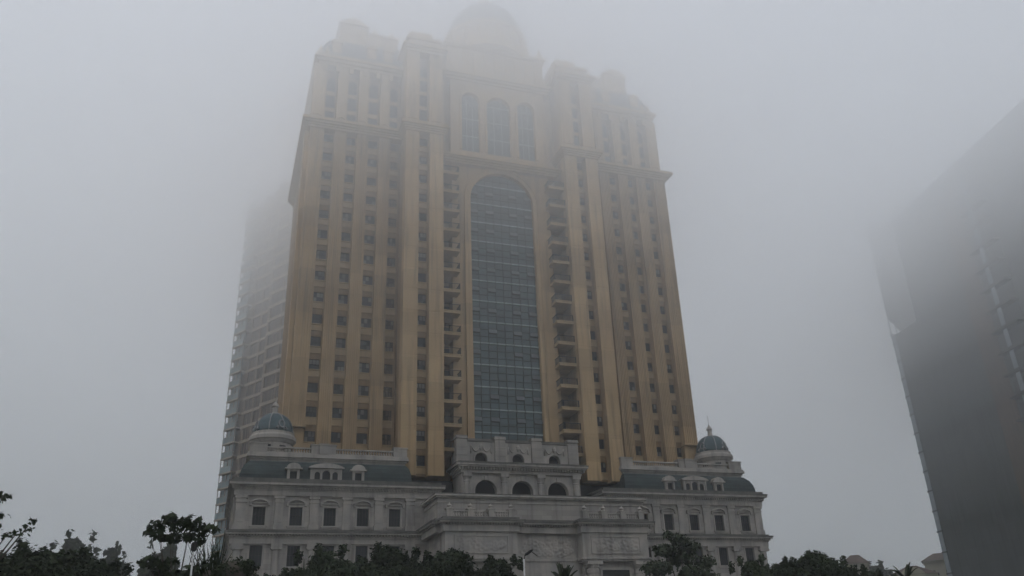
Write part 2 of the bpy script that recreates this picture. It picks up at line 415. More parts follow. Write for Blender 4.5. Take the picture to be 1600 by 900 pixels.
# ---- crown: centre attic with three arched windows
mb = MB(); mb.prism(arcade(-8.4, 8.4, 78.4, 92.4, [(-4.95, 1.55, 88.5), (0, 2.1, 87.9), (4.95, 1.55, 88.5)], 16), 2.9, 4.2)
mb.box(-8.4, 8.4, 2.9, 4.2, 76.4, 78.4); mb.box(-10.4, 10.4, 4.3, 5.1, 76.4, 97)
mb.build('attic_wall', 'paint', T)
for xc, h, sp in ((-4.95, 1.55, 88.5), (0, 2.1, 87.9), (4.95, 1.55, 88.5)):
    mb = MB(); mb.prism(archshape(xc, h, 78.4, sp), 3.5, 3.6)
    wq = mb.build('arched_window', 'curtain', T)
    mb = MB()
    for q in (-.33, .33): mb.box(xc + q * h - .04, xc + q * h + .04, 3.42, 3.5, 78.4, sp + h * .9)
    for z in (81.6, 85.0, 88.2): mb.box(xc - h, xc + h, 3.4, 3.5, z, z + .14)
    mb.build('frame', 'spandrel', wq)
    mb = MB(); mb.prism(ringarch(xc, h + .02, h + .38, 78.5, sp), 2.65, 2.896); mb.build('arch_moulding', 'trim', T)
mb = MB()
cornice(mb, -9.0, 9.0, 2.7, 8, [(92.4, 92.8, .1), (92.8, 93.2, .5), (93.2, 93.7, .9)])
mb.box(-8.8, 8.8, 3.4, 17, 93.7, 99.8); cornice(mb, -8.8, 8.8, 3.4, 17, [(99.8, 100.2, .3), (100.2, 100.6, .6)])
for x in np.arange(-7.6, 7.7, 1.9): mb.box(x - .35, x + .35, 3.15, 3.4, 94.2, 99.6)
for q in (-8.4, -6.0, 6.0, 8.4): mb.lathe(q, 3.6, [(.4, 100.6), (.35, 101.0), (.6, 101.6), (.3, 102.2), (.06, 103.0)], 8)
mb.build('upper_attic', 'trim', T)
# ---- crown: flat bays
for s in (-1, 1):
    x0, x1 = sorted((s * 10.45, s * 16.35))
    mb = MB(); cornice(mb, x0, x1, .3, 8, [(94.6, 95.0, .2), (95.0, 95.4, .55), (95.4, 95.8, .85)])
    mb.box(x0 + .3, x1 - .3, .9, 9, 95.8, 97.6); cornice(mb, x0 + .3, x1 - .3, .9, 9, [(97.6, 98.1, .35)]); mb.box(x0 + 1, x1 - 1, 3.5, 9, 98.1, 101.6)
    for q in (-1.9, 0, 1.9): mb.box(s * 13.4 + q - .5, s * 13.4 + q + .5, .75, .9, 96.0, 97.4)
    mb.box(s * 13.4 - 1.5, s * 13.4 + 1.5, 1.4, 5, 98.1, 98.9)
    mb.lathe(s * 13.4, 2.6, [(1.3, 98.9), (1.25, 99.3), (.95, 99.8), (.5, 100.2), (.15, 100.5), (.06, 101.2)], 14)
    for q in (-2.5, 2.5): mb.lathe(s * 13.4 + q, 1.5, [(.3, 98.1), (.4, 98.5), (.15, 98.9), (.04, 99.4)], 8)
    mb.build('bay_crown', 'trim', T)
    mb = MB(); mb.prism(archshape(s * 13.42, .7, 81.4, 91.8), 1.6, 1.88)
    for z in np.arange(84, 92, 2.9): mb.box(s * 13.42 - .72, s * 13.42 + .72, 1.5, 1.6, z, z + .7, 1)
    
    mb.build('tall_window', ['glass', 'trim'], T)
# ---- crown: wings
for s in (-1, 1):
    x0, x1 = sorted((s * 16.5, s * 30.1))
    for a, b in ((16.9, 18.2), (20.2, 21.7), (23.7, 25.1), (27.2, 28.6)):
        xa, xb = sorted((s * a, s * b))
        mb = MB(); xm = (xa + xb) / 2; h = (xb - xa) / 2
        mb.prism(archshape(xm, h, 81.4, 89.4), 5.3, 5.58)
        for z in (83.4, 86.6): mb.box(xa, xb, 5.2, 5.3, z, z + .8, 1)
        mb.build('tall_window', ['glass', 'trim'], T)
    mb = MB(); cornice(mb, x0, x1, 3.9, 27, [(91.6, 92.1, .1), (92.1, 92.6, .45), (92.6, 93.1, .85), (93.1, 93.4, .6)])
    for x in np.arange(x0 + .8, x1, 2.2): mb.box(x - .3, x + .3, 3.6, 3.9, 90.4, 91.6)
    mb.build('upper_cornice', 'trim', T)
    rings = []
    for ins, z in ((0, 93.4), (.25, 95.0), (.8, 96.8), (1.8, 98.6), (3.1, 100.0), (4.2, 100.7)):
        a, b = x0, x1
        if s > 0: b -= ins
        else: a += ins
        rings.append([(a, 4.2 + ins, z), (b, 4.2 + ins, z), (b, 26.5 - ins, z), (a, 26.5 - ins, z)])
    mb = MB(); mb.loft(rings); mb.build('mansard_roof', 'grey_roof', T)
    mb = MB(); xa, xb = sorted((s * 16.6, s * 26.2))
    cornice(mb, xa, xb, 8.4, 22, [(100.7, 101.0, .25), (101.0, 103.0, .0), (103.0, 103.4, .25)])
    for xx in np.arange(xa + .3, xb, .6): mb.box(xx - .1, xx + .1, 8.2, 8.4, 101.0, 103.0)
    c = s * 24.6
    mb.box(c - 2.2, c + 2.2, 6.0, 10, 97.0, 102.6); mb.prism([(c - 2.6, 102.6), (c + 2.6, 102.6), (c + 1.2, 103.5), (c, 103.9), (c - 1.2, 103.5)], 5.7, 10)
    mb.lathe(c, 7.5, [(.35, 103.6), (.6, 104.1), (.3, 104.6), (.06, 105.3)], 10)
    for q in (28.9, 30.0): mb.lathe(s * q, 4.6, [(.35, 93.4), (.3, 94.2), (.5, 94.6), (.15, 95.6), (.05, 96)], 8)
    for q in (18.8, 21.6, 27.4): mb.box(s * q - .75, s * q + .75, 4.4, 7.5, 94, 96.8); mb.prism([(s * q - .95 * math.cos(math.pi * i / 10), 96.8 + .7 * math.sin(math.pi * i / 10)) for i in range(11)], 4.2, 7.5)
    for q in (17.6, 20.6): mb.lathe(s * q, 8.6, [(.3, 103.4), (.5, 103.9), (.1, 104.6)], 8)
    mb.build('roof_pavilion', 'trim', T)
# ---- great dome
mb = MB(); mb.lathe(0, 9, [(7.7, 100.5), (7.7, 102.4), (7.2, 102.6), (7.2, 105.2), (7.8, 105.4), (7.8, 106.0), (7.3, 106.2)], 32)
for i in range(16):
    a = 2 * math.pi * i / 16; x, y = 7.35 * math.cos(a), 9 + 7.35 * math.sin(a); mb.box(x - .35, x + .35, y - .35, y + .35, 102.5, 105.4)
drum = mb.build('dome_drum', 'trim', T)
mb = MB(); mb.lathe(0, 9, [(7.2 * math.cos(a) ** 1.1, 106.1 + 8.6 * math.sin(a)) for a in np.linspace(0, 1.42, 12)], 32)
mb.build('dome_shell', 'grey_roof', drum)
mb = MB(); mb.lathe(0, 9, [(1.5, 114.1), (1.3, 114.6), (1.1, 116), (1.4, 116.2), (.8, 117), (.2, 117.8), (.06, 119.5)], 16); mb.build('lantern', 'trim', drum)

# ================================================================ PODIUM WINGS
def wall_open(mb, x0, x1, z0, z1, y0, y1, ops, oz0, oz1, mi=0):
    mb.box(x0, x1, y0, y1, z0, oz0, mi); mb.box(x0, x1, y0, y1, oz1, z1, mi)
    e = [x0]
    for a, b in sorted(ops): e += [a, b]
    e.append(x1)
    for i in range(0, len(e), 2): mb.box(e[i], e[i + 1], y0, y1, oz0, oz1, mi)
WX = [33.83, 29.5, 25.45, 21.4, 17.4]; PX = [36.0, 31.55, 27.4, 23.4, 19.45, 15.5]
YW = -2.1
for s in (-1, 1):
    ops = [(s * x - .73, s * x + .73) for x in WX]
    x0, x1 = sorted((s * 12.0, s * 36.6))
    mb = MB()
    wall_open(mb, x0, x1, 16.2, 20.95, YW, YW + .5, ops, 17.45, 19.65)
    wall_open(mb, x0, x1, 0, 5.0, YW, YW + .5, ops, .9, 4.2)
    wall_open(mb, x0, x1, 5.0, 10.2, YW, YW + .5, ops, 6.4, 9.2)
    wall_open(mb, x0, x1, 10.2, 16.2, YW, YW + .5, ops, 12.75, 15.15)
    mb.box(x0, x1, YW + .5, 22, 0, 22.2)
    W = mb.build('podium_wing', 'stone', T)
    # side wall piers and dark side bays
    mb = MB()
    for i in range(6):
        y = -1.2 + i * 3.9; xx = sorted((s * 36.6, s * 36.85))
        mb.box(xx[0], xx[1], y, y + 1.0, 1, 20.9)
    mb.build('side_pier', 'stone_plain', W)
    mb = MB(); xx = sorted((s * 36.62, s * 36.68))
    for i in range(5):
        y = -1.2 + i * 3.9 + 1.8
        for z in (12.75, 17.45): mb.box(xx[0], xx[1], y, y + 1.3, z, z + 2.3)
    mb.build('side_window', 'glass', W)
    for x in WX:
        xc = s * x
        for z0, z1, up_ in ((17.45, 19.65, 1), (12.75, 15.15, 0), (6.4, 9.2, 0)):
            mb = MB(); mb.box(xc - .73, xc + .73, YW + .38, YW + .46, z0, z1)
            for q in (-.7, -.36, 0, .36, .7): mb.box(xc + q - .03, xc + q + .03, YW + .3, YW + .38, z0, z1, 1)
            for z in (z0 + .03, z0 + (z1 - z0) * .55, z1 - .03): mb.box(xc - .73, xc + .73, YW + .31, YW + .378, z - .03, z + .03, 1)
            wq = mb.build('podium_window', ['glass', 'metal'], W)
            mb = MB()
            for q in (-1, 1): mb.box(*sorted((xc + q * .73, xc + q * .93)), YW - .08, YW, z0, z1 + .2)
            mb.box(xc - .73, xc + .73, YW - .08, YW, z1, z1 + .2)
            mb.box(xc - 1.05, xc + 1.05, YW - .22, YW, z0 - .16, z0); mb.box(xc - .95, xc + .95, YW - .12, YW, z0 - .34, z0 - .16)
            if up_:
                mb.box(xc - 1.15, xc + 1.15, YW - .25, YW, z1 + .36, z1 + .46)
                p = [(xc - 1.2 * math.cos(math.pi * (.16 + .68 * i / 12)) / .876, z1 + .1 + .85 * math.sin(math.pi * (.16 + .68 * i / 12))) for i in range(13)]
                q_ = [(x_ * 1.0 if 0 else xc + (x_ - xc) * .86, z_ - .17) for x_, z_ in p][::-1]
                mb.prism(p + q_, YW - .34, YW)
                for q in (-1, 1): mb.box(*sorted((xc + q * .95, xc + q * 1.2)), YW - .3, YW, z1 + .1, z1 + .45)
            else:
                mb.box(xc - 1.3, xc + 1.3, YW - .3, YW, z1 + .25, z1 + .36, 0)
            mb.build('window_surround', 'stone_plain', wq)
    for x in PX:
        mb = MB(); xc = s * x; h = .5 if x < 36 else .58
        mb.box(xc - h, xc + h, YW - .22, YW, 17.55, 20.1); mb.box(xc - h + .14, xc + h - .14, YW - .27, YW - .22, 17.8, 20.0)
        mb.box(xc - h - .1, xc + h + .1, YW - .34, YW, 16.96, 17.55)
        mb.box(xc - h - .06, xc + h + .06, YW - .3, YW, 20.1, 20.3); mb.box(xc - h - .14, xc + h + .14, YW - .38, YW, 20.6, 20.92); mb.box(xc - h, xc + h, YW - .26, YW, 20.3, 20.6)
        # lower order: half columns with scrolls
        mb.lathe(xc, YW - .05, [(h * .95, 6.2), (h * .95, 6.5), (h * .85, 6.6), (h * .8, 14.5), (h * .9, 14.6)], 16)
        mb.box(xc - h - .12, xc + h + .12, YW - .55, YW, 15.0, 15.3)
        for q in (-1, 1): mb.tube([(xc + q * (h - .02), YW - .62, 14.82), (xc + q * (h - .02), YW, 14.82)], .2, 10)
        mb.box(xc - h, xc + h, YW - .5, YW, 14.62, 15.0)
        mb.build('podium_pilaster', 'stone_plain', W)
    mb = MB()
    cornice(mb, x0, x1, YW, 22.5, [(20.95, 21.55, .3), (21.55, 21.95, .36), (21.95, 22.15, .62), (22.15, 22.42, .95)], 0, (21.7, 21.95, .55, .36, .2))
    for xx in np.arange(x0 + .4, x1 - .2, .62): mb.box(xx - .22, xx + .22, YW - .34, YW - .3, 21.08, 21.45)
    mb.build('podium_cornice', 'stone_plain', W)
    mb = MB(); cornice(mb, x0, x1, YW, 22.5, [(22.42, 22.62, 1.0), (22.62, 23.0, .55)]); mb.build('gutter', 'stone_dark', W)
    mb = MB()
    cornice(mb, x0, x1, YW, 22.5, [(15.3, 15.9, .32), (15.9, 16.2, .4), (16.35, 16.55, .85)], 0, (16.12, 16.34, .62, .36, .2)); mb.build('string_course', 'stone_plain', W)
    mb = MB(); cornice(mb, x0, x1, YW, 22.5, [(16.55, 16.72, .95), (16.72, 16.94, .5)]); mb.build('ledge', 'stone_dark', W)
    # mansard
    rings = []
    for ins, z in ((0, 23.0), (.05, 23.6), (.2, 24.2), (.5, 24.8), (1.0, 25.35), (1.25, 25.5)):
        a, b = sorted((s * (15.2 + ins * .5), s * (36.5 - ins)))
        rings.append([(a, YW + .2 + ins, z), (b, YW + .2 + ins, z), (b, 21 - ins, z), (a, 21 - ins, z)])
    mb = MB(); mb.loft(rings); mb.build('mansard_roof', 'slate', W)
    # attic terrace
    a, b = sorted((s * 15.9, s * 35.3))
    mb = MB(); cornice(mb, a, b, -.3, 20, [(25.45, 25.8, .1), (25.8, 26.05, .25), (26.05, 26.4, .5), (26.4, 26.62, .4)])
    mb.build('terrace_cornice', 'stone_plain', W)
    for c0, c1 in ((33.4, 35.5), (24.9, 28.0), (15.6, 17.4)):
        mb = MB()
        p, q = sorted((s * c0, s * c1)); mb.box(p, q, -.6, .6, 26.6, 27.7); mb.box(p - .1, q + .1, -.7, .7, 27.7, 27.86)
        if c0 == 24.9: m_ = (p + q) / 2; mb.box(m_ - .55, m_ + .55, -.75, .7, 26.6, 27.7); mb.box(m_ - .62, m_ + .62, -.82, .8, 27.7, 27.95)
        mb.build('parapet_block', 'stone', W)
    for c0, c1 in ((28.0, 33.4), (17.4, 24.9)):
        mb = MB(); p, q = sorted((s * c0, s * c1)); mb.box(p, q, -.3, .1, 26.62, 26.8); mb.box(p, q, -.32, .12, 27.28, 27.46)
        n = int((q - p) / .33)
        for i in range(n): mb.lathe(p + .2 + i * (q - p - .4) / (n - 1), -.1, [(.08, 26.8), (.12, 26.92), (.06, 27.1), (.09, 27.28)], 6)
        mb.build('balustrade', 'stone_plain', W)
    # dormers
    for x, wide in ((30.15, 0), (26.15, 1), (22.15, 0)):
        xc = s * x; mb = MB(); y0 = YW - .15
        if wide:
            hs = 1.95; mb.prism(arcade(xc - hs, xc + hs, 23.0, 24.55, [(xc - 1.1, .33, 23.7), (xc, .48, 23.75), (xc + 1.1, .33, 23.7)], 10), y0, y0 + .35)
            mb.box(xc - hs, xc + hs, y0 + .35, y0 + 2.2, 23, 24.5, 0)
            p = [(xc - 2.15 * math.cos(math.pi * (.18 + .64 * i / 12)) / .844, 24.05 + 1.0 * math.sin(math.pi * (.18 + .64 * i / 12))) for i in range(13)]
            mb.prism(p + [(xc + 2.15, 24.5), (xc - 2.15, 24.5)], y0 - .25, y0 + 2.2); mb.box(xc - 2.2, xc + 2.2, y0 - .3, y0 + .1, 24.42, 24.56)
            for q in (-1.75, -.62, .62, 1.75): mb.box(xc + q - .1, xc + q + .1, y0 - .12, y0, 23.0, 24.4)
            mb.prism(ringarch(xc, .5, .64, 23.0, 23.75, 10), y0 - .06, y0)
        else:
            mb.box(xc - .75, xc - .42, y0, y0 + 2, 23, 24.3); mb.box(xc + .42, xc + .75, y0, y0 + 2, 23, 24.3); mb.box(xc - .42, xc + .42, y0, y0 + 2, 24.0, 24.3)
            mb.box(xc - 1.05, xc + 1.05, y0 - .2, y0 + 1.8, 24.25, 24.42)
            p = [(xc - .85 * math.cos(math.pi * i / 12), 24.42 + .62 * math.sin(math.pi * i / 12)) for i in range(13)]; mb.prism(p, y0 - .15, y0 + 1.8)
            mb.box(xc - .6, xc - .45, y0 - .1, y0, 23, 24.2); mb.box(xc + .45, xc + .6, y0 - .1, y0, 23, 24.2)
        d = mb.build('dormer', 'stone_plain', W)
        mb = MB()
        if wide:
            for q, h in ((-1.1, .33), (0, .48), (1.1, .33)): mb.prism(archshape(xc + q, h, 23.02, 23.72), y0 + .22, y0 + .3)
        else: mb.box(xc - .42, xc + .42, y0 + .3, y0 + .4, 23.1, 24.0)
        mb.build('dormer_window', 'glass', d)
    # corner dome
    cx, cyy = s * 32.7, 2.3
    mb = MB(); mb.lathe(cx, cyy, [(2.45, 26.4), (2.45, 28.1), (2.6, 28.2), (2.8, 28.5), (2.95, 28.6), (2.95, 29.0), (2.85, 29.15), (2.7, 29.3), (2.7, 29.6)], 48)
    cd = mb.build('corner_dome', 'stone_plain', W)
    mb = MB(); prof = [(2.45 * math.cos(a) ** .9 if a < 1.5 else .3, 29.6 + 2.75 * math.sin(a)) for a in np.linspace(0, 1.43, 14)]
    mb.lathe(cx, cyy, prof, 32); mb.build('dome_cap', 'dome', cd)
    mb = MB()
    for i in range(8):
        a = 2 * math.pi * (i + .5) / 8 + .1; mb.tube([(cx + (r + .03) * math.cos(a), cyy + (r + .03) * math.sin(a), z) for r, z in prof], .09, 5)
    for i in range(4):        # oval oculus ornaments
        a = 2 * math.pi * i / 4 - 1.2
        e = Vector((math.cos(a), math.sin(a), 0)); t = Vector((-math.sin(a), math.cos(a), 0))
        base = Vector((cx, cyy, 30.55)) + e * 2.38
        mb.tube([base + t * .38 * math.cos(b) + Vector((0, 0, .5 * math.sin(b))) - e * (.12 * (math.sin(b) + .3)) for b in np.linspace(0, 2 * math.pi, 13)], .11, 5)
        for q in (-1, 1): mb.tube([base + t * q * .45 + Vector((0, 0, -.35)), base + t * q * .75 + Vector((0, 0, -.6)) + e * .06, base + t * q * .45 + Vector((0, 0, -.72)) + e * .1], .14, 5)
    mb.build('dome_rib', 'rib', cd)
    mb = MB(); mb.lathe(cx, cyy, [(.5, 32.1), (.55, 32.35), (.36, 32.5), (.32, 33.2), (.5, 33.35), (.42, 33.55), (.16, 33.9), (.05, 34.2)], 12)
    mb.tube([(cx, cyy, 34.1), (cx, cyy, 35.6)], .03, 5); mb.build('finial', 'stone_plain', cd)
    mb = MB()
    for i in range(8):
        a = 2 * math.pi * i / 8 - .3
        m_ = Matrix.Rotation(a, 3, 'Z')
        q = MB(); q.box(2.42, 2.5, -.42, .42, 27.35, 27.75)
        n = len(mb.v); mb.v += [tuple(m_ @ Vector(p) + Vector((cx, cyy, 0))) for p in q.v]; mb.f += [tuple(k + n for k in f) for f in q.f]; mb.m += q.m; mb.sm += q.sm
    mb.build('drum_window', 'glass', cd)

# ================================================================ ENTRANCE BLOCK + LOGGIA
mb = MB(); mb.box(-13.6, 13.6, -9.4, 4, 17.0, 20.0)
mb.box(-13.3, 13.3, -9.2, 4, 0, 17.0)
E_ = mb.build('entrance_block', 'stone', T)
mb = MB(); cornice(mb, -13.6, 13.6, -9.4, 4, [(19.3, 19.5, .12), (19.86, 20.05, .3), (20.05, 20.25, .5)]); mb.build('block_cornice', 'stone_plain', E_)
mb = MB(); cornice(mb, -13.6, 13.6, -9.4, 4, [(20.25, 20.4, .45)]); mb.build('coping', 'stone_dark', E_)
mb = MB(); cornice(mb, -13.6, 13.6, -9.4, 3, [(15.75, 16.5, .45), (16.72, 16.9, .95)], 0, (16.5, 16.72, .7, .34, .19)); mb.build('entablature', 'stone_plain', E_)
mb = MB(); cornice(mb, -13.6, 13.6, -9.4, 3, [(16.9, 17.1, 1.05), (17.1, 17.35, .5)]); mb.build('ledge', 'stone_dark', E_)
mb = MB(); mb.box(-4.3, 4.3, -9.5, -9.2, 12.5, 12.8); mb.box(-4.3, 4.3, -9.35, -9.2, 9.5, 12.5); mb.build('string_course', 'stone_plain', E_)
def relief(x0, x1, z0, z1, y, name, parent, amp=.12, seed=0):
    nx, nz = int((x1 - x0) / .1), int((z1 - z0) / .1); rr = np.random.default_rng(seed); mb = MB()
    gx, gz = np.meshgrid(np.linspace(x0, x1, nx), np.linspace(z0, z1, nz)); h = np.zeros_like(gx)
    for _ in range(int((x1 - x0) * 6)):
        cx, cz, r_ = rr.uniform(x0 + .4, x1 - .4), rr.uniform(z0 + .25, z1 - .25), rr.uniform(.12, .4)
        d = np.sqrt((gx - cx) ** 2 + ((gz - cz) * 1.4) ** 2); h = np.maximum(h, np.exp(-((d - r_) / .09) ** 2))
    e = np.minimum(np.minimum(gx - x0, x1 - gx), np.minimum(gz - z0, z1 - gz)); h *= np.clip(e / .2, 0, 1)
    mb.v = [(float(a), float(y - amp * c), float(b)) for a, b, c in zip(gx.ravel(), gz.ravel(), h.ravel())]
    for j in range(nz - 1):
        for i in range(nx - 1): n = j * nx + i; mb.face((n, n + 1, n + nx + 1, n + nx), 0, True)
    return mb.build(name, 'stone_plain', parent, fix=False)
relief(-3.9, 3.9, 12.9, 15.5, -9.23, 'relief_panel', E_, .13, 3)
for s in (-1, 1):
    a, b = sorted((s * 4.25, s * 13.15)); xm = (a + b) / 2
    mb = MB(); mb.box(a, b, -10.9, -9.2, 12.8, 15.75)
    mb.box(a + .4, b - .4, -10.2, -9.2, 0, 12.4)
    P_ = mb.build('pavilion', 'stone_plain', E_)
    mb = MB(); cornice(mb, a, b, -10.9, -9, [(15.752, 16.5, .25), (16.722, 16.9, .75)], 0, (16.5, 16.722, .5, .34, .19)); mb.build('pavilion_entablature', 'stone_plain', P_)
    mb = MB(); cornice(mb, a, b, -10.9, -9, [(16.902, 17.12, .88), (17.12, 17.42, .3)]); mb.build('pavilion_ledge', 'stone_dark', P_)
    mb = MB(); cornice(mb, a, b, -10.9, -9.3, [(12.35, 12.6, .1), (12.6, 12.8, .3)])
    for z0 in (13.25, 15.2): mb.box(a + 1.1, b - 1.1, -11.05, -10.9, z0, z0 + .14)
    for xx in (a + 1.1, b - 1.24): mb.box(xx, xx + .14, -11.05, -10.9, 13.39, 15.2)
    mb.build('panel_frame', 'stone_plain', P_)
    relief(a + 1.24, b - 1.24, 13.4, 15.2, -10.93, 'relief_panel', P_, .1, 5 + s)
    for xx in (a + 1.2, b - 1.2):
        mb = MB(); prof = []
        for i in range(18):
            z = .6 + i * .65; prof += [(.82, z), (.82, z + .42), (.7, z + .46), (.7, z + .61)]
        mb.lathe(xx, -10.6, [(1.0, 0), (1.0, .55)] + prof + [(.86, 12.3)], 20)
        mb.box(xx - 1.0, xx + 1.0, -11.55, -10.1, 11.95, 12.35); mb.build('banded_column', 'stone_plain', P_)
    mb = MB(); mb.box(a + 2.6, b - 2.6, -10.28, -10.2, 6, 11.4); P2 = mb.build('niche_shade', 'dark', P_)  # flat sheet painted dark as the shade of a deep doorway
    mb = MB(); mb.box(a + 2.3, a + 2.6, -10.4, -10.2, 6, 11.7); mb.box(b - 2.6, b - 2.3, -10.4, -10.2, 6, 11.7); mb.box(a + 2.6, b - 2.6, -10.4, -10.2, 11.4, 11.7)
    mb.build('niche_frame', 'stone_plain', P_)
    # roof balustrade with urns
    mb = MB(); xs = [a + .6 + i * (b - a - 1.2) / 3 for i in range(4)]
    for xx in xs:
        mb.box(xx - .36, xx + .36, -11.0, -10.3, 17.42, 18.3); mb.box(xx - .48, xx + .48, -11.1, -10.2, 18.3, 18.44)
        mb.lathe(xx, -10.65, [(.3, 18.44), (.2, 18.55), (.32, 18.75), (.12, 18.95), (.06, 19.15)], 10)
    for p, q in zip(xs, xs[1:]):
        mb.box(p + .36, q - .36, -10.8, -10.5, 17.42, 17.54); mb.box(p + .36, q - .36, -10.82, -10.48, 18.05, 18.2)
        for i in range(6): xx = p + .5 + (q - p - 1.0) * i / 5; mb.lathe(xx, -10.65, [(.09, 17.54), (.13, 17.68), (.06, 17.88), (.1, 18.05)], 6)
    mb.build('pavilion_balustrade', 'stone_plain', P_)
# loggia
AX = [(-5.15, 1.5, 22.25), (0, 1.5, 22.25), (5.15, 1.5, 22.25)]
mb = MB(); mb.prism(arcade(-8.5, 8.5, 20.42, 24.6, AX), -1.6, -.8)
for s in (-1, 1): x = sorted((s * 8.0, s * 8.5)); mb.box(x[0], x[1], -.8, 2.7, 20.42, 24.6)
Lg = mb.build('loggia', 'stone_plain', T)
mb = MB(); mb.box(-8, 8, 1.2, 1.6, 20.42, 24.6); mb.box(-8, 8, -.8, 1.2, 24.3, 24.59); mb.build('loggia_back_wall', 'dark', Lg)  # loggia interior shade is put into the wall colour
for xc, h, sp in AX:
    mb = MB(); mb.prism(ringarch(xc, h + .01, h + .3, 20.5, sp), -1.72, -1.602); mb.box(xc - .18, xc + .18, -1.85, -1.602, sp + h - .05, sp + h + .5); mb.build('archivolt', 'stone_plain', Lg)
for xc in (-7.8, -2.6, 2.6, 7.8):
    mb = MB(); mb.lathe(xc, -1.75, [(.42, 20.4), (.4, 23.4), (.48, 23.5), (.4, 23.6), (.5, 23.95), (.55, 24.1)], 16); mb.box(xc - .58, xc + .58, -2.3, -1.6, 24.1, 24.6); mb.build('loggia_column', 'stone_plain', Lg)
mb = MB(); cornice(mb, -8.55, 8.55, -1.9, 2.7, [(24.6, 25.0, .12), (25.3, 25.5, .6), (25.5, 25.75, .85)], 0, (25.0, 25.3, .45, .4, .22)); mb.build('loggia_cornice', 'stone_plain', Lg)
mb = MB(); cornice(mb, -8.55, 8.55, -1.9, 2.7, [(25.75, 25.92, .9), (25.92, 26.08, .5)]); mb.build('ledge', 'stone_dark', Lg)
AU = [(-5.35, .86, 26.85), (0, .86, 26.85), (5.35, .86, 26.85)]
mb = MB(); mb.prism(arcade(-8.7, 8.7, 26.08, 29.45, AU), -.4, .4); mb.box(-8.7, 8.7, .4, 2.3, 28.8, 29.4)
for s in (-1, 1): x = sorted((s * 8.2, s * 8.7)); mb.box(x[0], x[1], .4, 2.3, 26.08, 28.8)
mb.build('loggia_attic', 'stone_plain', Lg)
mb = MB(); mb.box(-8.2, 8.2, 1.4, 1.6, 26.08, 28.8); mb.build('attic_back_wall', 'dark', Lg)  # colour stands for the darkness behind the small arches
mb = MB()
for p, q in ((-7.35, -3.4), (-1.9, 1.9), (3.4, 7.35)):
    mb.box(p, q, -.55, -.402, 29.2, 29.45)
mb.box(-8.9, 8.9, -.55, .5, 29.45, 29.58); mb.build('attic_coping', 'stone_dark', Lg)
for xc in (-8.15, -2.68, 2.68, 8.15):
    mb = MB()
    for i in range(3): mb.box(xc - .75, xc + .75, -.8, .39, 26.08 + i * 1.1, 26.08 + i * 1.1 + 1.04)
    mb.box(xc - .7, xc + .7, -.75, .38, 26.09, 29.6); mb.box(xc - .85, xc + .85, -.9, .45, 29.5, 29.68); mb.box(xc - .8, xc + .8, -.85, .45, 29.68, 29.92)
    mb.build('attic_pier', 'stone', Lg)
for xc, h, sp in AU:
    mb = MB(); mb.prism(ringarch(xc, h + .01, h + .18, 26.1, sp), -.5, -.402)
    mb.lathe(xc, -.45, [(.1, 28.0), (.28, 28.3), (.3, 28.6), (.12, 28.85)], 8)
    for q in (-1, 1): mb.tube([(xc + q * (.2 + 1.2 * t_), -.48, 28.55 - .75 * math.sin(math.pi * t_) + .1 * t_) for t_ in np.linspace(0, 1, 8)], [.05, .08, .1, .11, .1, .08, .06, .04], 6)
    mb.tube([(xc + 1.42, -.48, 28.6), (xc + 1.45, -.48, 27.6)], .08, 5); mb.tube([(xc - 1.42, -.48, 28.6), (xc - 1.45, -.48, 27.6)], .08, 5)
    mb.build('garland', 'stone_plain', Lg)

# ================================================================ LEFT APARTMENT BLOCK
Px, Py = -26.9, 55.7; ANG = math.atan2(.85173, -.52397)
A = thing('apartment_block', 'tall beige apartment block with stacked glazed balconies fading into fog behind the ochre tower', 'building', (Px, Py, 0), ANG)
# local x runs back-left along the face, local y = + is towards the camera side
AFH = 3.1
mb = MB(); mb.box(-14, 11, -16, -.6, 0, 104); mb.box(11, 19, -14, -1.4, 0, 102); mb.box(19, 21.5, -12, -1.6, 0, 102)
mb.box(-10, 6.5, -13, -2, 104, 106.4); mb.box(-8, 3.5, -12, -3, 106.4, 109)
for x0, x1 in ((10.3, 11.0), (5.9, 6.3), (3.4, 4.2)): mb.box(x0, x1, -.6, 0, 0, 104)
for x0, x1 in ((18.0, 18.8), (14.7, 15.4), (11.2, 11.9)): mb.box(x0, x1, -1.4, -1.0, 0, 102)
mb.build('wall', 'apt', A)
mb = MB()
for k in range(33):
    z = 2.0 + k * AFH
    mb.box(3.4, 11.0, -.58, .08, z - .55, z + .12); mb.box(11.05, 18.8, -1.39, -.92, z - .5, z + .1)
mb.build('floor_band', 'aptw', A)
w1 = w2 = bq0 = None; cnt = 0; sb = MB()
